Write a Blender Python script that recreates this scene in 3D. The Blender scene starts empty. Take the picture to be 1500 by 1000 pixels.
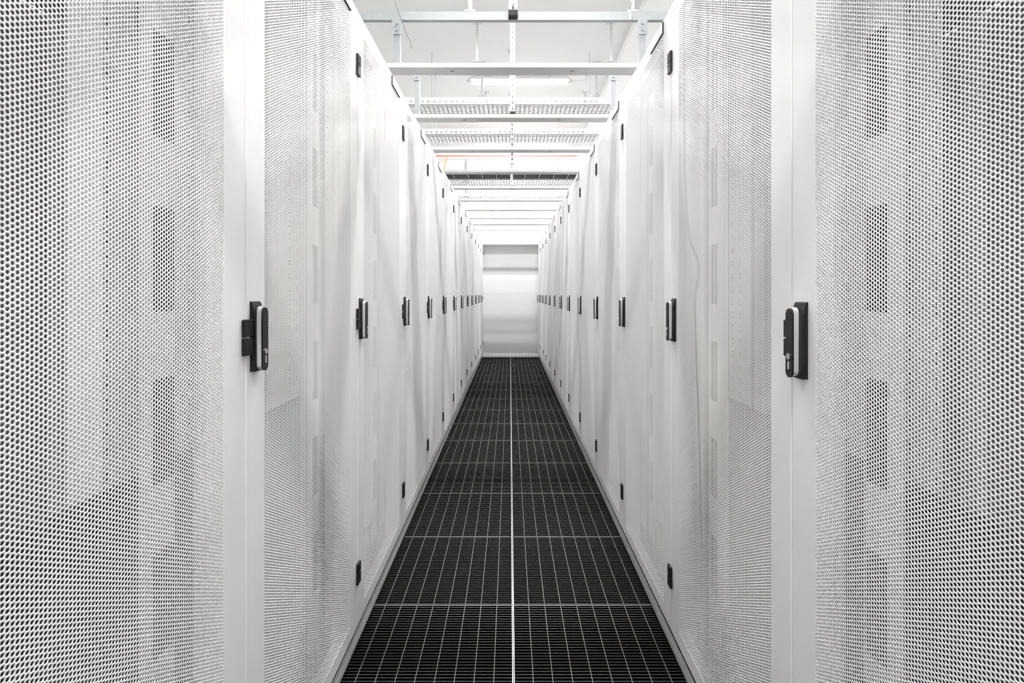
import bpy, bmesh, math, random
import numpy as np
from mathutils import Vector, Matrix

random.seed(7)
S = bpy.context.scene
COL = S.collection

# ------------------------------------------------------------------ camera
CAMX, CAMZ = -0.012, 1.305
cam = bpy.data.cameras.new('camera')
cam.sensor_width = 36.0
cam.lens = 36.0 * 760.6 / 1500.0
cam.shift_x = 3.0 / 1500.0
cam.shift_y = -70.0 / 1500.0
cam.clip_start = 0.02
cam.dof.use_dof = True
cam.dof.focus_distance = 1.4
cam.dof.aperture_fstop = 8.5
co = bpy.data.objects.new('camera', cam)
COL.objects.link(co)
co.location = (CAMX, 0, CAMZ)
co.rotation_euler = (math.pi / 2, 0, 0)
S.camera = co

# ------------------------------------------------------------------ world, exposure, quality
w = bpy.data.worlds.new('world')
S.world = w
w.use_nodes = True
w.node_tree.nodes['Background'].inputs[0].default_value = (1, 1, 1, 1)
w.node_tree.nodes['Background'].inputs[1].default_value = 0.3
LAMP = 5.0          # glow of the diffusers themselves
LAMP_W = 103.0      # watts given off by every tube light, the added one too
S.view_settings.view_transform = 'Standard'
S.view_settings.look = 'None'
S.view_settings.gamma = 1.0
S.view_settings.use_curve_mapping = False
S.view_settings.exposure = 0.0
cy = S.cycles
cy.max_bounces = 12
cy.diffuse_bounces = 10
cy.glossy_bounces = 4
cy.caustics_reflective = False
cy.caustics_refractive = False
cy.filter_width = 1.1
cy.use_denoising = True
cy.use_adaptive_sampling = False
cy.use_guiding = False
cy.light_sampling_threshold = 0.0
cy.sample_clamp_indirect = 6.0


# ------------------------------------------------------------------ materials
def mat(name, col, rough=0.5, metal=0.0, noise=0.0, nscale=20.0, bump=0.0, emit=None, spec=0.5):
    m = bpy.data.materials.new(name)
    m.use_nodes = True
    nt = m.node_tree
    b = nt.nodes['Principled BSDF']
    b.inputs['Base Color'].default_value = (*col, 1)
    b.inputs['Roughness'].default_value = rough
    b.inputs['Metallic'].default_value = metal
    b.inputs['Specular IOR Level'].default_value = spec
    if noise or bump:
        tc = nt.nodes.new('ShaderNodeTexCoord')
        n = nt.nodes.new('ShaderNodeTexNoise')
        n.inputs['Scale'].default_value = nscale
        n.inputs['Detail'].default_value = 4
        nt.links.new(tc.outputs['Object'], n.inputs['Vector'])
        if noise:
            r = nt.nodes.new('ShaderNodeMapRange')
            r.inputs['To Min'].default_value = 1 - noise
            r.inputs['To Max'].default_value = 1 + noise
            nt.links.new(n.outputs['Fac'], r.inputs['Value'])
            mx = nt.nodes.new('ShaderNodeVectorMath')
            mx.operation = 'SCALE'
            mx.inputs[0].default_value = col
            nt.links.new(r.outputs['Result'], mx.inputs['Scale'])
            nt.links.new(mx.outputs['Vector'], b.inputs['Base Color'])
        if bump:
            bp = nt.nodes.new('ShaderNodeBump')
            bp.inputs['Strength'].default_value = bump
            bp.inputs['Distance'].default_value = 0.002
            nt.links.new(n.outputs['Fac'], bp.inputs['Height'])
            nt.links.new(bp.outputs['Normal'], b.inputs['Normal'])
    if emit:
        b.inputs['Emission Color'].default_value = (*emit[0], 1)
        b.inputs['Emission Strength'].default_value = emit[1]
    return m


M = {
    'white': mat('white_powder_coat', (0.925, 0.922, 0.919), 0.42, noise=0.015, nscale=3),
    'inner': mat('interior_grey_white', (0.86, 0.857, 0.853), 0.5, noise=0.02, nscale=3),
    'rear': mat('grey_rear_door_coat', (0.42, 0.42, 0.425), 0.5, noise=0.05, nscale=2),
    'roof': mat('grey_roof_sheet', (0.22, 0.22, 0.22), 0.5, noise=0.03, nscale=5),
    'wall': mat('white_wall_paint', (0.85, 0.85, 0.845), 0.6, noise=0.02, nscale=2),
    'endwall': mat('pale_end_wall_paint', (0.76, 0.76, 0.755), 0.6, noise=0.02, nscale=2),
    'ceil': mat('white_ceiling_paint', (0.73, 0.726, 0.722), 0.8, noise=0.02, nscale=1.5),
    'black': mat('black_plastic', (0.009, 0.009, 0.0095), 0.42, spec=0.35),
    'blank': mat('black_blanking_plastic', (0.03, 0.027, 0.028), 0.5),
    'brush': mat('black_brush_bristles', (0.012, 0.011, 0.012), 0.9, noise=0.3, nscale=200),
    'hole': mat('dark_punched_hole', (0.05, 0.05, 0.05), 0.9),
    'grey': mat('light_grey_plastic', (0.62, 0.62, 0.63), 0.35),
    'chrome': mat('brushed_nickel', (0.75, 0.73, 0.70), 0.25, 1.0),
    'galv': mat('galvanised_steel', (0.38, 0.40, 0.415), 0.45, 0.4, noise=0.12, nscale=30),
    'beam': mat('pale_grey_beam_coat', (0.66, 0.66, 0.655), 0.5, noise=0.02, nscale=5),
    'strutwhite': mat('white_coated_strut', (0.72, 0.72, 0.715), 0.5),
    'traywhite': mat('pale_grey_tray_steel', (0.60, 0.60, 0.60), 0.5, 0.2, noise=0.05, nscale=25),
    'floor': mat('black_floor_panel', (0.02, 0.02, 0.021), 0.4, noise=0.2, nscale=8),
    'pit': mat('black_plenum_shade', (0.006, 0.006, 0.006), 0.95),  # deep shade of the plenum put into the colour
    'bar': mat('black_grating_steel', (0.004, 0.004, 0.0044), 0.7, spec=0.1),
    'bartop': mat('grey_grating_edge', (0.14, 0.138, 0.136), 0.5, 0.2, noise=0.25, nscale=40),  # bar tops, a paler grey than the black sides
    'seam': mat('tile_edge_sheen', (0.58, 0.58, 0.58), 0.35, 0.4, noise=0.1, nscale=30),  # lengthwise tile edges, reflected light put into the colour
    'rail': mat('dull_aluminium_edge', (0.45, 0.45, 0.45), 0.4, 0.5, noise=0.15, nscale=25),
    'seamdark': mat('tile_edge_no_sheen', (0.15, 0.15, 0.15), 0.5, 0.3, noise=0.3, nscale=30),  # crosswise tile edges, painted darker where no sheen runs
    'red': mat('red_pipe_paint', (0.75, 0.10, 0.07), 0.4),
    'orange': mat('orange_conduit', (0.85, 0.42, 0.2), 0.5),
    'cable_dark': mat('dark_grey_cable', (0.07, 0.065, 0.065), 0.5, noise=0.3, nscale=15),
    'cable_grey': mat('grey_cable', (0.16, 0.155, 0.155), 0.5),
    'lamp': mat('lit_diffuser', (0.9, 0.9, 0.9), 0.4, emit=((1.0, 0.993, 0.985), LAMP)),
}


# ------------------------------------------------------------------ helpers
class MB:
    """collects simple solids and links them as ONE mesh object"""
    def __init__(self):
        self.v, self.f, self.mi, self.ms, self.sm = [], [], [], [], []

    def _m(self, m):
        if m not in self.ms:
            self.ms.append(m)
        return self.ms.index(m)

    def add(self, verts, faces, m, smooth=False):
        o = len(self.v)
        k = self._m(m)
        self.v += [tuple(p) for p in verts]
        for f in faces:
            self.f.append([i + o for i in f])
            self.mi.append(k)
            self.sm.append(smooth)

    def box(self, x0, x1, y0, y1, z0, z1, m, top=None, bev=0.0):
        x0, x1 = min(x0, x1), max(x0, x1)
        y0, y1 = min(y0, y1), max(y0, y1)
        z0, z1 = min(z0, z1), max(z0, z1)
        if bev:
            bm = bmesh.new()
            bmesh.ops.create_cube(bm, size=1)
            for p in bm.verts:
                p.co = Vector(((x0 + x1) / 2 + p.co.x * (x1 - x0), (y0 + y1) / 2 + p.co.y * (y1 - y0),
                               (z0 + z1) / 2 + p.co.z * (z1 - z0)))
            bmesh.ops.bevel(bm, geom=bm.edges[:], offset=bev, segments=2, affect='EDGES', profile=0.6)
            bm.verts.index_update()
            self.add([p.co[:] for p in bm.verts], [[q.index for q in f.verts] for f in bm.faces], m)
            bm.free()
            return
        V = [(x0, y0, z0), (x1, y0, z0), (x1, y1, z0), (x0, y1, z0), (x0, y0, z1), (x1, y0, z1), (x1, y1, z1), (x0, y1, z1)]
        F = [(0, 3, 2, 1), (0, 1, 5, 4), (1, 2, 6, 5), (2, 3, 7, 6), (3, 0, 4, 7)]
        self.add(V, F, m)
        self.add(V, [(4, 5, 6, 7)], top or m)

    def prism(self, pts, axis, a, b, m, smooth=False):
        """extrude a 2D outline along an axis: 'x' -> pts are (y,z); 'y' -> (x,z); 'z' -> (x,y)"""
        n = len(pts)
        def P(t, p):
            return {'x': (t, p[0], p[1]), 'y': (p[0], t, p[1]), 'z': (p[0], p[1], t)}[axis]
        V = [P(a, p) for p in pts] + [P(b, p) for p in pts]
        self.add(V, [list(range(n))[::-1], list(range(n, 2 * n))], m)
        self.add(V, [(i, (i + 1) % n, n + (i + 1) % n, n + i) for i in range(n)], m, smooth)

    def tube(self, pts, r, m, n=8, caps=True):
        pts = [Vector(p) for p in pts]
        rings = []
        for i, p in enumerate(pts):
            d = (pts[min(i + 1, len(pts) - 1)] - pts[max(i - 1, 0)]).normalized()
            up = Vector((0, 0, 1)) if abs(d.z) < 0.9 else Vector((1, 0, 0))
            a = d.cross(up).normalized()
            b = d.cross(a)
            rings.append([p + a * (r * math.cos(t)) + b * (r * math.sin(t)) for t in (2 * math.pi * k / n for k in range(n))])
        V = [q for R in rings for q in R]
        F = []
        for i in range(len(rings) - 1):
            for k in range(n):
                F.append((i * n + k, i * n + (k + 1) % n, (i + 1) * n + (k + 1) % n, (i + 1) * n + k))
        self.add(V, F, m, True)
        if caps:
            self.add(V, [list(range(n))[::-1], list(range((len(rings) - 1) * n, len(rings) * n))], m)

    def build(self, name, parent=None, loc=None):
        me = bpy.data.meshes.new(name)
        me.from_pydata(self.v, [], self.f)
        for m in self.ms:
            me.materials.append(m)
        me.polygons.foreach_set('material_index', self.mi)
        me.polygons.foreach_set('use_smooth', self.sm)
        me.update()
        bm = bmesh.new()
        bm.from_mesh(me)
        bmesh.ops.recalc_face_normals(bm, faces=bm.faces[:])
        bm.to_mesh(me)
        bm.free()
        o = bpy.data.objects.new(name, me)
        COL.objects.link(o)
        o.parent = parent
        if loc:
            o.location = loc
        return o


def tag(o, label=None, cat=None, group=None, kind=None):
    if label: o['label'] = label
    if cat: o['category'] = cat
    if group: o['group'] = group
    if kind: o['kind'] = kind
    return o


def empty(name, loc, rz=0.0):
    o = bpy.data.objects.new(name, None)
    o.empty_display_size = 0.1
    COL.objects.link(o)
    o.location = loc
    o.rotation_euler = (0, 0, rz)
    return o


def kids(o):
    return [c for c in ALL() if c.parent == o]


def ALL():
    return list(COL.objects)


def copy_tree(o, parent=None, childmap=None):
    if childmap is None:
        childmap = {}
        for c in ALL():
            if c.parent:
                childmap.setdefault(c.parent.name, []).append(c)
    c = o.copy()
    COL.objects.link(c)
    c.parent = parent
    for ch in childmap.get(o.name, []):
        copy_tree(ch, c, childmap)
    return c


def link_mesh(name, me, parent, loc=(0, 0, 0)):
    o = bpy.data.objects.new(name, me)
    COL.objects.link(o)
    o.parent = parent
    o.location = loc
    return o


def ordinal(i):
    return ['first', 'second', 'third', 'fourth', 'fifth', 'sixth', 'seventh', 'eighth', 'ninth', 'tenth',
            'eleventh', 'twelfth', 'thirteenth', 'fourteenth', 'fifteenth', 'sixteenth'][i]


# ------------------------------------------------------------------ the setting
WX, Y0, Y1, H = 2.47, -1.2, 10.72, 4.6       # room half width, back, far wall, ceiling
PIT = 0.610                                   # half width of the grated strip


def struct(name, mb):
    return tag(mb.build(name), kind='structure')


m = MB()
for s in (-1, 1):
    m.box(s * PIT, s * (WX + 0.1), Y0 - 0.1, Y1 + 0.1, -0.45, 0.0, M['floor'])
m.box(-PIT, PIT, Y0 - 0.1, Y1 + 0.1, -0.55, -0.42, M['pit'])
floor = struct('floor', m)
m = MB(); m.box(-WX - 0.1, WX + 0.1, Y0 - 0.1, Y1 + 0.1, H, H + 0.1, M['ceil']); struct('ceiling', m)
m = MB(); m.box(-WX - 0.1, -WX, Y0 - 0.1, Y1 + 0.1, 0, H, M['wall']); struct('wall_left', m)
m = MB(); m.box(WX, WX + 0.1, Y0 - 0.1, Y1 + 0.1, 0, H, M['wall']); struct('wall_right', m)
m = MB(); m.box(-WX, WX, Y1, Y1 + 0.1, 0, H, M['endwall']); m.box(-PIT, PIT, Y1, Y1 + 0.1, -0.45, 0, M['pit']); struct('wall_far', m)
m = MB(); m.box(-WX, WX, Y0 - 0.1, Y0, 0, H, M['wall']); m.box(-PIT, PIT, Y0 - 0.1, Y0, -0.45, 0, M['pit']); struct('wall_back', m)
# shallow soffit along the right of the ceiling
m = MB(); m.box(1.485, WX, Y0, Y1, 4.50, H, M['wall']); struct('trim_1', m)
# header over the end of the aisle and thin skirting under the end wall
m = MB(); m.box(-0.60, 0.60, 10.50, Y1, 2.30, 2.42, M['wall'], bev=0.004); struct('trim_2', m)
m = MB(); m.box(-0.60, 0.60, Y1 - 0.012, Y1, 0.0, 0.06, M['wall'], bev=0.003); struct('baseboard_far', m)
# aluminium edge strips between grating and cabinets
for i, s in enumerate((-1, 1)):
    m = MB()
    m.box(s * 0.5890, s * 0.6045, Y0, Y1 - 0.013, -0.03, 0.008, M['white'])
    struct('trim_%d' % (3 + i), m)

# floor tiles: steel gratings, 9 x 40 cells each
TL = 0.6096
m = MB()
tw, g = 0.5860, 0.0015
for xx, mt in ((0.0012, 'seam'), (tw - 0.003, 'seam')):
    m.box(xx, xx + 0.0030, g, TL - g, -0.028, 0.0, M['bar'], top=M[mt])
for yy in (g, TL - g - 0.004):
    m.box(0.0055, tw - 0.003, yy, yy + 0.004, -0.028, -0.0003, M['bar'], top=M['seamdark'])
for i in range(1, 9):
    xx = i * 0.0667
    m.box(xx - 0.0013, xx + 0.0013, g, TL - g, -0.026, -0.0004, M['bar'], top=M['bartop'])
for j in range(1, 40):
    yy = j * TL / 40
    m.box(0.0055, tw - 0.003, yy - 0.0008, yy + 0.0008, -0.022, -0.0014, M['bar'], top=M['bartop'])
tile0 = m.build('floor_tile', floor, (0, 0, 0))
tile_me = tile0.data
first = True
ny0 = -3
for n in range(ny0, 15):
    y = 2.178 + TL * (n - 1)
    if y + TL < -0.2 or y > Y1 - 0.1:
        continue
    for s in (1, -1):
        if first:
            o = tile0; first = False
        else:
            o = link_mesh('floor_tile', tile_me, floor)
        if s == 1:
            o.location = (0.0, y, 0)
        else:
            o.location = (0.0, y + TL, 0); o.rotation_euler = (0, 0, math.pi)

# ------------------------------------------------------------------ server cabinets
RW = 0.797          # width along the aisle
DH0, DH1 = 0.097, 2.335
SY0, SY1, SZ0, SZ1 = 0.083, RW - 0.083, 0.150, 2.270     # perforated field
RD = 1.10           # depth


def perforated_mesh():
    pz = 0.0068
    R = pz / math.sqrt(3)
    py = 1.5 * R
    rh, th = 0.00245, 0.0006
    ys = np.arange(SY0 - 0.006, SY1 + 0.008, py)
    zs = np.arange(SZ0 - 0.008, SZ1 + 0.010, pz)
    Y, Z = np.meshgrid(ys, zs, indexing='ij')
    Z = Z + (np.arange(len(ys)) % 2)[:, None] * pz / 2
    C = np.stack([Y.ravel(), Z.ravel()], 1)
    n = len(C)
    k = np.arange(12)
    a = k * math.pi / 6
    ro = np.where(k % 2 == 0, R, R * math.cos(math.pi / 6))
    outer = np.stack([ro * np.cos(a), ro * np.sin(a)], 1)
    hole = np.stack([rh * np.cos(a), rh * np.sin(a)], 1)
    V = np.zeros((n, 36, 3), np.float32)
    V[:, 0:12, 1:] = C[:, None, :] + outer[None]
    V[:, 12:24, 1:] = C[:, None, :] + hole[None]
    V[:, 24:36, 1:] = C[:, None, :] + hole[None]
    V[:, 24:36, 0] = -th
    k2 = (k + 1) % 12
    Q = np.concatenate([np.stack([k, k2, 12 + k2, 12 + k], 1), np.stack([12 + k, 12 + k2, 24 + k2, 24 + k], 1)])
    F = (Q[None] + (np.arange(n) * 36)[:, None, None]).reshape(-1, 4)
    me = bpy.data.meshes.new('perforated_sheet')
    me.vertices.add(n * 36)
    me.vertices.foreach_set('co', V.ravel())
    me.loops.add(F.size)
    me.loops.foreach_set('vertex_index', F.ravel().astype(np.int32))
    me.polygons.add(len(F))
    me.polygons.foreach_set('loop_start', (np.arange(len(F)) * 4).astype(np.int32))
    me.materials.append(M['white'])
    me.update(calc_edges=True)
    return me


SHEET = perforated_mesh()


def ring_frame(m, x0, x1, y0, y1, z0, z1, iy0, iy1, iz0, iz1, mt, c=0.003):
    """door frame: rectangular ring with a small chamfer on the outside front edge (front = x1)"""
    o = [(y0, z0), (y1, z0), (y1, z1), (y0, z1)]
    oc = [(y0 + c, z0 + c), (y1 - c, z0 + c), (y1 - c, z1 - c), (y0 + c, z1 - c)]
    ii = [(iy0, iz0), (iy1, iz0), (iy1, iz1), (iy0, iz1)]
    loops = [(x0, ii), (x0, o), (x1 - c, o), (x1, oc), (x1, ii)]
    V = [(x, p[0], p[1]) for x, L in loops for p in L]
    F = []
    for a in range(5):
        b = (a + 1) % 5
        for k in range(4):
            F.append((a * 4 + k, a * 4 + (k + 1) % 4, b * 4 + (k + 1) % 4, b * 4 + k))
    m.add(V, F, mt)


def capsule(cy_, z0, z1, r, n=10):
    pts = []
    for k in range(n + 1):
        t = math.pi * k / n
        pts.append((cy_ + r * math.cos(t), z1 - r + r * math.sin(t)))
    for k in range(n + 1):
        t = math.pi + math.pi * k / n
        pts.append((cy_ + r * math.cos(t), z0 + r + r * math.sin(t)))
    return pts


def panel_with_holes(y0, y1, x0, x1, z0, z1, holes, cols):
    """upright sheet with rectangular cut-outs (z0,z1) between hole columns"""
    m = MB()
    hy0, hy1 = holes[0], holes[1]
    m.box(x0, x1, y0, hy0, z0, z1, M['inner'])
    m.box(x0, x1, hy1, y1, z0, z1, M['inner'])
    z = z0
    for a, b in cols:
        m.box(x0, x1, hy0, hy1, z, a, M['inner'])
        z = b
    m.box(x0, x1, hy0, hy1, z, z1, M['inner'])
    return m


CUTS = [(0.265, 0.468), (0.600, 0.806), (0.936, 1.140), (1.270, 1.474), (1.607, 1.811), (1.940, 2.144)]


def make_rack(mirror=False, blanking=True):
    root = empty('server_cabinet', (0, 0, 0))
    # local: door face at x = 0 towards the aisle (+x), cabinet body towards -x, y along the row
    my = (lambda y: RW - y) if mirror else (lambda y: y)
    m = MB()
    ring_frame(m, -0.034, 0.0, 0.002, RW - 0.002, DH0, DH1, SY0, SY1, SZ0, SZ1, M['white'])
    door = m.build('door', root)
    sh = link_mesh('perforated_sheet', SHEET, door, (-0.0005, 0, 0))
    # handle: wedge-topped base plate
    m = MB()
    m.prism([(0.0, 1.139), (0.0115, 1.139), (0.0125, 1.150), (0.0115, 1.262), (0.004, 1.287), (0.0, 1.289)], 'y', 0.018, 0.058, M['black'])
    m.build('handle_plate', door)
    m = MB()
    m.prism(capsule(0.0355, 1.142, 1.278, 0.0115), 'x', 0.0118, 0.0215, M['grey'], True)
    m.prism(capsule(0.0355, 1.1395, 1.2755, 0.0120), 'x', 0.0215, 0.0255, M['black'], True)
    m.build('handle_lever', door)
    m = MB()
    n = 14
    m.prism([(0.0355 + 0.0062 * math.cos(2 * math.pi * k / n), 1.181 + 0.0062 * math.sin(2 * math.pi * k / n)) for k in range(n)], 'x', 0.0250, 0.0272, M['chrome'], True)
    m.prism(capsule(0.0355, 1.155, 1.172, 0.0034, 6), 'x', 0.0250, 0.0264, M['chrome'], True)
    m.build('lock', door)
    hinge_me = None
    for zc in (0.294, 1.2135, 2.132):
        if hinge_me is None:
            m = MB()
            for a, b in ((-0.0375, -0.0012), (0.0012, 0.0375)):
                m.box(0.0003, 0.0085, -0.0175, 0.0175, a, b, M['black'], bev=0.0022)
            m.box(0.0003, 0.0062, -0.006, 0.006, -0.003, 0.003, M['grey'])
            h = m.build('hinge', door); hinge_me = h.data
        else:
            h = link_mesh('hinge', hinge_me, door)
        h.location = (0, RW + (-0.0002), zc)
    m = MB()
    m.box(0.0002, 0.0050, 0.540, 0.708, 2.281, 2.324, M['black'])
    m.box(0.0050, 0.0062, 0.5415, 0.7065, 2.2835, 2.3235, M['white'])
    m.build('label_holder', door)
    # carcass
    m = MB(); m.box(-RD, -0.040, 0.001, RW - 0.001, 2.300, 2.330, M['roof'], bev=0.003); m.build('roof', root)
    m = MB(); m.box(-0.085, -0.0465, 0.001, RW - 0.001, 0.0, 0.080, M['floor']); m.build('plinth', root)
    pm = None
    for (xx, yy) in ((-0.0465, 0.001), (-0.0465, RW - 0.031), (-RD + 0.035, 0.001), (-RD + 0.035, RW - 0.031)):
        if pm is None:
            m = MB()
            m.box(-0.035, 0, 0, 0.030, 0.0, 2.300, M['white']); p = m.build('corner_post', root); pm = p.data
        else:
            p = link_mesh('corner_post', pm, root)
        p.location = (xx, yy, 0)
    # side panel with brush cut-outs, and the plain one on the other side
    yA, yB = my(0.664), my(RW - 0.032)
    hA, hB = my(0.700), my(0.779)
    hB = my(0.7645) if True else hB
    m = panel_with_holes(min(yA, yB), max(yA, yB), -0.1285, -0.1265, 0.08, 2.30, (min(hA, hB), max(hA, hB)), CUTS)
    cp = m.build('cable_panel', root)
    bme = None
    for a, b in CUTS:
        if bme is None:
            m = MB()
            yy0, yy1 = min(hA, hB), max(hA, hB)
            m.box(-0.1345, -0.1290, yy0 - 0.002, yy1 + 0.002, -0.105, 0.105, M['brush'])
            br = m.build('brush_strip', cp); bme = br.data
        else:
            br = link_mesh('brush_strip', bme, cp)
        br.location = (0, 0, (a + b) / 2)
    m = MB()
    m.box(-0.1285, -0.1265, min(my(0.032), my(0.133)), max(my(0.032), my(0.133)), 0.08, 2.30, M['inner'])
    for k in range(48):
        z = 0.14 + k * 0.04445
        yc = my(0.05)
        m.box(-0.1266, -0.1262, yc - 0.0025, yc + 0.0025, z, z + 0.006, M['hole'])
    m.build('blank_panel', root)
    # 19 inch mounting rails, punched once per unit on both edges
    for (u0, u1) in ((0.663, 0.745), (0.052, 0.134)):
        m = MB()
        a, b = min(my(u0), my(u1)), max(my(u0), my(u1))
        m.box(-0.196, -0.194, a, b, 0.08, 2.30, M['inner'])
        m.box(-0.260, -0.196, a, a + 0.002, 0.08, 2.30, M['inner'])
        for k in range(48):
            z = 0.11 + k * 0.04445
            for yc in (a + 0.010, b - 0.012):
                m.box(-0.1941, -0.1937, yc - 0.003, yc + 0.003, z, z + 0.008, M['hole'])
                m.box(-0.1941, -0.1937, yc - 0.003, yc + 0.003, z + 0.013, z + 0.021, M['hole'])
        m.build('mounting_rail', root)
    m = MB()
    for k in range(19 if blanking else 0):
        z = 0.1 + k * 0.04445
        m.box(-0.1925, -0.186, 0.054, RW - 0.054, z, z + 0.0437, M['blank'])
    if blanking:
        m.build('blanking_panel', root)
    m = MB()
    m.box(-RD - 0.022, -RD - 0.002, 0.003, RW - 0.003, 0.05, 2.30, M['rear'], bev=0.003)
    m.box(-RD - 0.034, -RD - 0.022, 0.05, 0.075, 1.10, 1.25, M['black'], bev=0.003)
    m.build('rear_door', root)
    m = MB()
    for (u0, u1) in ((0.663, 0.735), (0.062, 0.134)):
        m.box(-0.862, -0.860, my(u0), my(u1), 0.08, 2.30, M['inner'])
    m.build('rear_rail', root)
    return root


NR = 13
LY0, RY0 = 1.086, 1.063
DX = 0.565
protoL, protoR = make_rack(False), make_rack(True)
plainL, plainR = make_rack(False, False), make_rack(True, False)
def near_note(i, side):
    if i == 0:
        return 'nearest white perforated-door server cabinet in the %s row, cut off by the frame' % side
    if i == NR - 1:
        return 'last white perforated-door server cabinet of the %s row, against the end wall' % side
    if side == 'right' and i == 1:
        return 'second white server cabinet of the right row, thin cable showing through its mesh'
    return 'white perforated-door server cabinet, %s from the camera in the %s row' % (ordinal(i), side)


cmap = {}
for c in ALL():
    if c.parent:
        cmap.setdefault(c.parent.name, []).append(c)
for i in range(NR):
    L = {0: protoL, 2: plainL}.get(i) or copy_tree(protoL if i < 2 else plainL, None, cmap)
    L.location = (-DX, LY0 + RW * (i - 1), 0)
    tag(L, near_note(i, 'left'), 'server cabinet', 'left row of server cabinets')
    R = {0: protoR, 2: plainR}.get(i) or copy_tree(protoR if i < 2 else plainR, None, cmap)
    R.location = (DX, RY0 + RW * i, 0)
    R.rotation_euler = (0, 0, math.pi)
    tag(R, near_note(i, 'right'), 'server cabinet', 'right row of server cabinets')

# thin cable hanging behind the mesh of the second right-hand cabinet
def at(px, py, D):
    """a point on the vertical plane D to the side of the lens, from a place in the photograph"""
    y = 760.6 * D / (px - 747)
    return (CAMX + D, y, CAMZ + (430 - py) * y / 760.6)
pts = [(1001, 14), (1002, 150), (1003, 250), (1007, 320), (1012, 355), (1022, 380), (1023, 405), (1018, 440), (1020, 520), (1023, 600), (1026, 700), (1028, 790), (1029, 800)]
P = [Vector(at(a, b, 0.586)) for a, b in pts]
SM = []
for i in range(len(P) - 1):
    p0, p1, p2, p3 = P[max(i - 1, 0)], P[i], P[i + 1], P[min(i + 2, len(P) - 1)]
    for t in (0, 0.25, 0.5, 0.75):
        SM.append(0.5 * ((2 * p1) + (p2 - p0) * t + (2 * p0 - 5 * p1 + 4 * p2 - p3) * t * t + (3 * p1 - p0 - 3 * p2 + p3) * t ** 3))
SM.append(P[-1])
m = MB(); m.tube(SM, 0.0030, M['cable_dark'], 6)
tag(m.build('hanging_cable'), 'thin wavy grey cable hanging inside the second right-hand cabinet', 'cable')

# ------------------------------------------------------------------ cross beams over the aisle
BX0, BX1 = -0.690, 0.705


def make_beam():
    root = empty('cross_beam', (0, 0, 0))
    m = MB()
    t = 0.002
    m.box(BX0, BX1, 0, 0.100, 2.508, 2.510, M['beam'])
    m.box(BX0, BX1, 0, t, 2.510, 2.532, M['beam'])
    m.box(BX0, BX1, 0.100 - t, 0.100, 2.510, 2.532, M['beam'])
    m.build('channel', root)
    sme = None
    for xx in (-0.325, 0.325):
        if sme is None:
            m = MB()
            n = 8
            m.prism([(0.006 * math.cos(2 * math.pi * k / n), 0.006 * math.sin(2 * math.pi * k / n)) for k in range(n)], 'z', 2.503, 2.508, M['chrome'])
            m.box(-0.011, 0.011, -0.011, 0.011, 2.5072, 2.508, M['galv'])
            b = m.build('bolt', root); sme = b.data
        else:
            b = link_mesh('bolt', sme, root)
        b.location = (xx, 0.048, 0)
    for xx, s in ((BX0, -1), (BX1, 1)):
        m = MB()
        m.box(xx, xx + s * 0.004, 0.004, 0.096, 2.334, 2.532, M['beam'])
        m.box(xx, xx + s * 0.045, 0.004, 0.096, 2.330, 2.334, M['beam'])
        m.prism([(xx, 2.334), (xx + s * 0.045, 2.334), (xx, 2.50)], 'y', 0.050, 0.053, M['galv'])
        m.build('foot_bracket', root)
    return root


beam0 = make_beam()
cmap = {}
for c in ALL():
    if c.parent:
        cmap.setdefault(c.parent.name, []).append(c)
strut_beams = []
for k, j in enumerate(range(-3, 10)):
    b = beam0 if k == 0 else copy_tree(beam0, None, cmap)
    y = 2.76 + 0.79 * j
    b.location = (0, y, 0)
    if j < 0:
        lab = 'white steel cross beam overhead, %s before the first visible one' % {-1: 'one', -2: 'two', -3: 'three'}[j]
    elif j == 0:
        lab = 'widest white steel cross beam bridging the two cabinet rows'
    elif j == 9:
        lab = 'farthest white steel cross beam, next to the end wall header'
    else:
        lab = 'white steel cross beam over the aisle, %s in view from the camera' % ordinal(j)
    tag(b, lab, 'beam', 'cross beams between the cabinet rows')
    strut_beams.append((j, y))


# ------------------------------------------------------------------ hangers, struts, trays
def channel(m, cx, cyy, z0, z1, wdt, dep, mt, slots=True, t=0.0025):
    """upright C-channel open to +y, slotted face towards -y"""
    x0, x1 = cx - wdt / 2, cx + wdt / 2
    m.box(x0, x0 + t, cyy, cyy + dep, z0, z1, mt)
    m.box(x1 - t, x1, cyy, cyy + dep, z0, z1, mt)
    if not slots:
        m.box(x0 + t, x1 - t, cyy, cyy + t, z0, z1, mt)
        return
    sw = 0.006
    m.box(x0 + t, cx - sw, cyy, cyy + t, z0, z1, mt)
    m.box(cx + sw, x1 - t, cyy, cyy + t, z0, z1, mt)
    z = z0
    while z < z1:
        m.box(cx - sw, cx + sw, cyy, cyy + t, z, min(z + 0.022, z1), mt)
        z += 0.050
    m.box(cx - sw - 0.002, cx + sw + 0.002, cyy + dep - t, cyy + dep, z0, z1, M['rail'])


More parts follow.
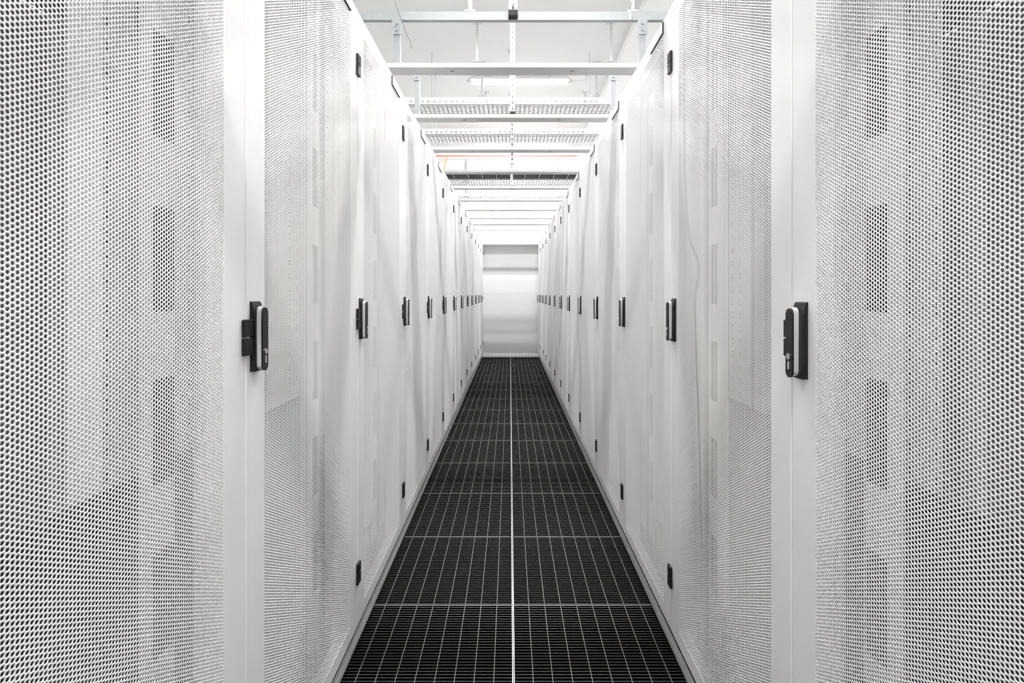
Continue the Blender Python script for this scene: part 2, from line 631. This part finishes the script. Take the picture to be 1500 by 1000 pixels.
for k, (x, y, zb, wdt, mt, lab) in enumerate((
    (0.005, 2.752, 2.790, 0.046, 'galv', 'galvanised slotted hanger strut hanging at the very top of the picture'),
    (0.010, 4.40, 2.838, 0.043, 'strutwhite', 'long white slotted hanger strut in front of the lit tube'),
    (0.010, 5.25, 2.630, 0.033, 'galv', 'grey hanger strut crossing the second perforated tray'),
    (0.010, 7.05, 2.790, 0.030, 'strutwhite', 'short pale hanger strut ending below the dark cables'),
    (0.010, 8.58, 2.800, 0.033, 'strutwhite', 'farthest pale hanger strut behind the slim perforated tray'))):
    root = empty('hanger_strut', (0, 0, 0))
    m = MB(); channel(m, x, y, zb, H, wdt, 0.041, M[mt]); m.build('channel', root)
    m = MB(); m.box(x - wdt / 2 - 0.002, x + wdt / 2 + 0.002, y - 0.002, y + 0.043, zb - 0.012, zb + (0.012 if k != 0 else 0.02), M['black'] if k in (0, 1) else M['rail'], bev=0.002); m.build('end_cap', root)
    m = MB(); m.box(x - 0.05, x + 0.05, y - 0.03, y + 0.07, H - 0.006, H - 0.0005, M['galv']); m.build('ceiling_plate', root)
    tag(root, lab, 'hanger', 'hanger struts along the aisle centre')

# horizontal strut at the top of the picture, with drop struts to the first beams
root = empty('cross_strut', (0, 0, 0))
m = MB()
m.box(-0.93, 1.00, 2.80, 2.803, 2.786, 2.826, M['galv'])
m.box(-0.93, 1.00, 2.803, 2.838, 2.823, 2.826, M['galv'])
m.box(-0.93, 1.00, 2.803, 2.838, 2.786, 2.789, M['galv'])
m.build('channel', root)
m = MB()
m.box(-0.93, 1.00, 2.800, 2.8035, 2.782, 2.7858, M['rail'])
m.build('lip', root)
tag(root, 'horizontal galvanised channel strut crossing the top of the picture', 'strut')

DROP = {-1: (-0.585, 0.640), 0: (-0.622, 0.702), 1: (-0.655, 0.700)}
for j, y in strut_beams:
    if j not in DROP:
        continue
    for x, side in zip(DROP[j], ('left', 'right')):
        root = empty('drop_strut', (0, 0, 0))
        zt = 2.785 if j == 0 else (H if j == -1 else 2.86)
        if j == 0:
            yy = 2.799
        else:
            yy = y + 0.035
        m = MB(); channel(m, x, yy, 2.5335 if abs(x) < BX1 + .02 else 2.51, zt, 0.034, 0.034, M['galv'], slots=False); m.build('channel', root)
        m = MB()
        m.box(x - 0.026, x + 0.026, yy - 0.006, yy - 0.001, zt - 0.085, zt - 0.001, M['galv'], bev=0.0015)
        n = 6
        for zc in (zt - 0.025, zt - 0.06):
            m.prism([(x + 0.008 * math.cos(2 * math.pi * q / n), zc + 0.008 * math.sin(2 * math.pi * q / n)) for q in range(n)], 'y', yy - 0.011, yy - 0.006, M['galv'])
        m.build('bracket', root)
        where = {-1: 'post-like grey drop strut nearest the camera above the %s row',
                 0: 'grey drop strut between the top cross strut and first beam, %s end',
                 1: 'grey drop strut standing on the second beam, %s end',
                 2: 'grey drop strut standing on the third beam, %s end',
                 3: 'grey drop strut standing on the fourth beam, %s end'}[j] % side
        tag(root, where, 'strut', 'drop struts above the beams')


def make_tray(y0, y1, z, x0, x1, lip, label, dashes=True):
    """perforated cable tray running across the aisle: slotted lip towards the camera, rungs below"""
    root = empty('cable_tray', (0, 0, 0))
    t = 0.0015
    mt = M['traywhite']
    m = MB()
    m.box(x0, x1, y0, y0 + t, z + lip * 0.62, z + lip, mt)
    m.box(x0, x1, y0, y0 + t, z, z + lip * 0.22, mt)
    n = int((x1 - x0) / 0.05)
    for k in range(n):
        xx = x0 + k * 0.05
        m.box(xx, xx + 0.022, y0, y0 + t, z + lip * 0.22, z + lip * 0.62, mt)
    m.build('near_lip', root)
    m = MB(); m.box(x0, x1, y1 - t, y1, z, z + lip, mt); m.build('far_lip', root)
    m = MB()
    n = int((x1 - x0) / 0.04)
    rows = 5
    for r in range(rows):
        ya = y0 + (y1 - y0) * r / rows
        yb = y0 + (y1 - y0) * (r + 0.45) / rows
        m.box(x0, x1, ya, yb, z, z + t, mt)
    for k in range(n):
        xx = x0 + k * 0.04
        m.box(xx, xx + 0.016, y0, y1, z + 0.0002, z + t + 0.0002, mt)
    m.build('slotted_base', root)
    m = MB()
    m.box(-0.012, 0.032, y0 - 0.018, y0 - 0.0003, z + 0.002, z + lip * 0.9, M['galv'], bev=0.002)
    m.build('strut_clamp', root)
    tag(root, label, 'cable tray', 'trays crossing above the aisle')
    return root


make_tray(4.46, 4.72, 2.93, -1.05, 1.10, 0.060, 'first perforated cable tray crossing below the lit tube')
make_tray(5.31, 5.60, 2.935, -1.10, 1.15, 0.055, 'second perforated cable tray, between the second and third beams')
make_tray(7.48, 7.92, 2.945, -1.15, 1.15, 0.030, 'pale perforated tray just behind the dark bundled cables')
make_tray(8.66, 9.02, 2.935, -1.15, 1.15, 0.045, 'slim far perforated tray, between the fifth and sixth beams')

# open ladder with dark cables, in front of the third tray
root = empty('cable_ladder', (0, 0, 0))
for yy in (7.12, 7.44):
    m = MB(); m.box(-1.15, 1.15, yy - 0.004, yy + 0.004, 2.942, 2.985, M['galv']); m.build('side_rail', root)
rme = None
for k in range(11):
    if rme is None:
        m = MB(); m.box(-0.004, 0.004, 7.124, 7.436, 2.944, 2.952, M['galv']); r = m.build('rung', root); rme = r.data
    else:
        r = link_mesh('rung', rme, root)
    r.location = (-1.0 + k * 0.2, 0, 0)
for xx in (-1.08, 1.08):
    m = MB()
    for yy in (7.11, 7.45):
        m.tube([(xx, yy, 2.96), (xx, yy, H)], 0.004, M['galv'], 6)
    m.build('threaded_rod', root)
tag(root, 'open cable ladder carrying dark cables across the far aisle', 'cable ladder')
cme = None
for k in range(12):
    m = MB()
    base = 7.145 + k * 0.0250
    pts = [(x, base + 0.002 * math.sin(x * 5 + k), 2.9645 + 0.0015 * math.sin(x * 9 + 2 * k)) for x in np.linspace(-1.12, 1.12, 16)]
    m.tube(pts, 0.0095, M['cable_dark'], 6)
    tag(m.build('cable'), 'dark cable lying in the ladder across the far aisle', 'cable', 'dark cables in the ladder')

# ceiling brackets with foot plates, two rows
for row, (x, lab) in enumerate(((-0.410, 'left'), (1.216, 'right'))):
    for k, y in enumerate((5.20, 6.31, 7.40, 8.50)):
        zt = H if x < 1.0 else H
        root = empty('ceiling_bracket', (x, y, 0))
        m = MB(); m.box(-0.016, 0.016, -0.004, 0.004, 4.130, H - 0.006, M['traywhite']); m.build('stem', root)
        m = MB(); m.box(-0.055, 0.055, -0.03, 0.03, 4.120, 4.130, M['traywhite'], bev=0.002); m.build('foot_plate', root)
        m = MB(); m.box(-0.06, 0.06, -0.04, 0.04, H - 0.006, H - 0.0005, M['traywhite']); m.build('top_plate', root)
        tag(root, 'slim grey ceiling drop bracket with foot plate, %s of the %s line' % (ordinal(k), lab), 'bracket', 'ceiling drop brackets')

# dangling wire and cable-tie tails near the top strut
m = MB()
m.tube([(-0.638, 2.79, 2.98), (-0.635, 2.788, 2.89), (-0.60, 2.785, 2.79), (-0.565, 2.785, 2.69), (-0.545, 2.785, 2.66), (-0.541, 2.785, 2.62)], 0.0022, M['cable_grey'], 6)
m.tube([(-0.638, 2.79, 2.98), (-0.638, 2.80, H)], 0.002, M['cable_grey'], 6)
tag(m.build('dangling_wire'), 'thin loose wire dangling beside the left drop strut', 'wire')
m = MB()
m.tube([(0.634, 2.797, 2.83), (0.637, 2.797, 2.85), (0.647, 2.797, 2.882)], 0.0022, M['cable_dark'], 6)
m.box(0.628, 0.640, 2.7935, 2.7995, 2.781, 2.832, M['strutwhite'])
tag(m.build('cable_tie'), 'cable tie tail sticking up from the top cross strut', 'cable tie')

# ------------------------------------------------------------------ tube lights
LZ = 4.515
def make_light(x, y):
    root = empty('tube_light', (x, y, LZ))
    r = 0.050
    n = 14
    m = MB()
    m.prism([(r * math.cos(math.pi + math.pi * k / n), r * math.sin(math.pi + math.pi * k / n)) for k in range(n + 1)] + [(r, 0.012), (-r, 0.012)], 'x', -0.72, 0.72, M['lamp'], True)
    m.build('diffuser', root)
    m = MB()
    m.prism([(-r - 0.003, 0.012), (r + 0.003, 0.012), (r - 0.008, 0.045), (-r + 0.008, 0.045)], 'x', -0.74, 0.74, M['strutwhite'])
    m.build('housing', root)
    ld = bpy.data.lights.new('tube_lamp', 'AREA')
    ld.shape = 'RECTANGLE'
    ld.size, ld.size_y = 1.42, 0.085
    ld.energy = LAMP_W
    ld.color = (1.0, 0.993, 0.985)
    lo = bpy.data.objects.new('tube_lamp', ld)
    COL.objects.link(lo)
    lo.parent = root
    lo.location = (0, 0, -0.0515)
    for s in (-1, 1):
        m = MB(); m.box(s * 0.72, s * 0.776, -0.042, 0.042, -0.040, 0.030, M['strutwhite'], bev=0.008)
        m.box(s * 0.776, s * 0.80, -0.018, 0.018, -0.022, 0.014, M['grey'], bev=0.004)
        m.build('end_cap', root)
        m = MB(); m.tube([(s * 0.45, 0, 0.045), (s * 0.45, 0, H - LZ - 0.0005)], 0.005, M['galv'], 6); m.build('suspension_rod', root)
    m = MB(); m.tube([(0.795, 0, -0.005), (0.90, 0.0, 0.002), (1.0, 0.0, 0.02), (1.05, 0.0, 0.05), (1.06, 0, H - LZ - 0.0005)], 0.0045, M['grey'], 6); m.build('cord', root)
    return root


lights = [(0.135, 7.84, 'lit white tube light on the ceiling across the aisle'),
          (0.135, 4.90, 'tube light on the ceiling just out of frame, before the lit one'),
          (0.135, 2.50, 'added tube light above the nearest beams, out of frame, brightening the doors'),  # unseen extra tube, put in to brighten the cabinet doors
          (0.135, -0.70, 'tube light on the ceiling above the camera'),
          (0.135, 9.60, 'farthest tube light on the ceiling next to the end wall')]
l0 = None
cmap = {}
for x, y, lab in lights:
    if l0 is None:
        o = l0 = make_light(x, y)
        for c in ALL():
            if c.parent:
                cmap.setdefault(c.parent.name, []).append(c)
    else:
        o = copy_tree(l0, None, cmap)
    o.location = (x, y, LZ)
    tag(o, lab, 'light', 'tube lights')

# ------------------------------------------------------------------ on the far wall
root = empty('sprinkler_pipe', (0, 0, 0))
m = MB(); m.tube([(-1.60, 10.60, 4.115), (1.36, 10.60, 4.115)], 0.011, M['red'], 8); m.build('main_pipe', root)
m = MB(); m.tube([(-1.30, 10.60, 4.115), (-1.305, 10.62, 4.06), (-1.38, 10.64, 3.80)], 0.016, M['orange'], 8); m.build('drop_pipe', root)
m = MB()
for x in (-1.5, -0.75, 0.0, 0.75, 1.29):
    m.tube([(x, 10.60, 4.12), (x, 10.60, H)], 0.004, M['galv'], 6)
m.build('pipe_hanger', root)
tag(root, 'thin red sprinkler pipe under the ceiling at the end wall with orange drop', 'pipe')
for x, wdt, z0, lab in ((-0.385, 0.014, 2.60, 'thin grey vertical conduit on the end wall, just left of centre'),
                    (0.975, 0.014, 2.60, 'thin grey vertical conduit on the end wall, right of centre'),
                    (0.36, 0.008, 2.60, 'thinnest grey vertical conduit on the end wall, near the hanger struts'),
                    (-0.655, 0.012, 3.70, 'short thin conduit with an end box on the end wall')):
    root = empty('wall_conduit', (0, 0, 0))
    m = MB(); m.tube([(x, Y1 - wdt / 2 - 0.001, z0), (x, Y1 - wdt / 2 - 0.001, 4.08)], wdt / 2, M['galv'], 8); m.build('pipe', root)
    m = MB()
    for zz in (4.02, 3.86):
        m.box(x - wdt, x + wdt, Y1 - wdt - 0.004, Y1, zz, zz + 0.02, M['galv'])
    m.build('clip', root)
    tag(root, lab, 'conduit', 'conduits on the end wall')
root = empty('wall_box', (0, 0, 0))
m = MB(); m.box(-0.90, -0.84, 10.60, Y1, 3.30, 4.07, M['traywhite'], bev=0.004); m.build('trunk', root)
m = MB(); m.box(-0.895, -0.845, 10.594, 10.6, 3.31, 4.06, M['galv']); m.build('lid', root)
tag(root, 'upright grey cable trunking box on the end wall below the red pipe', 'trunking')
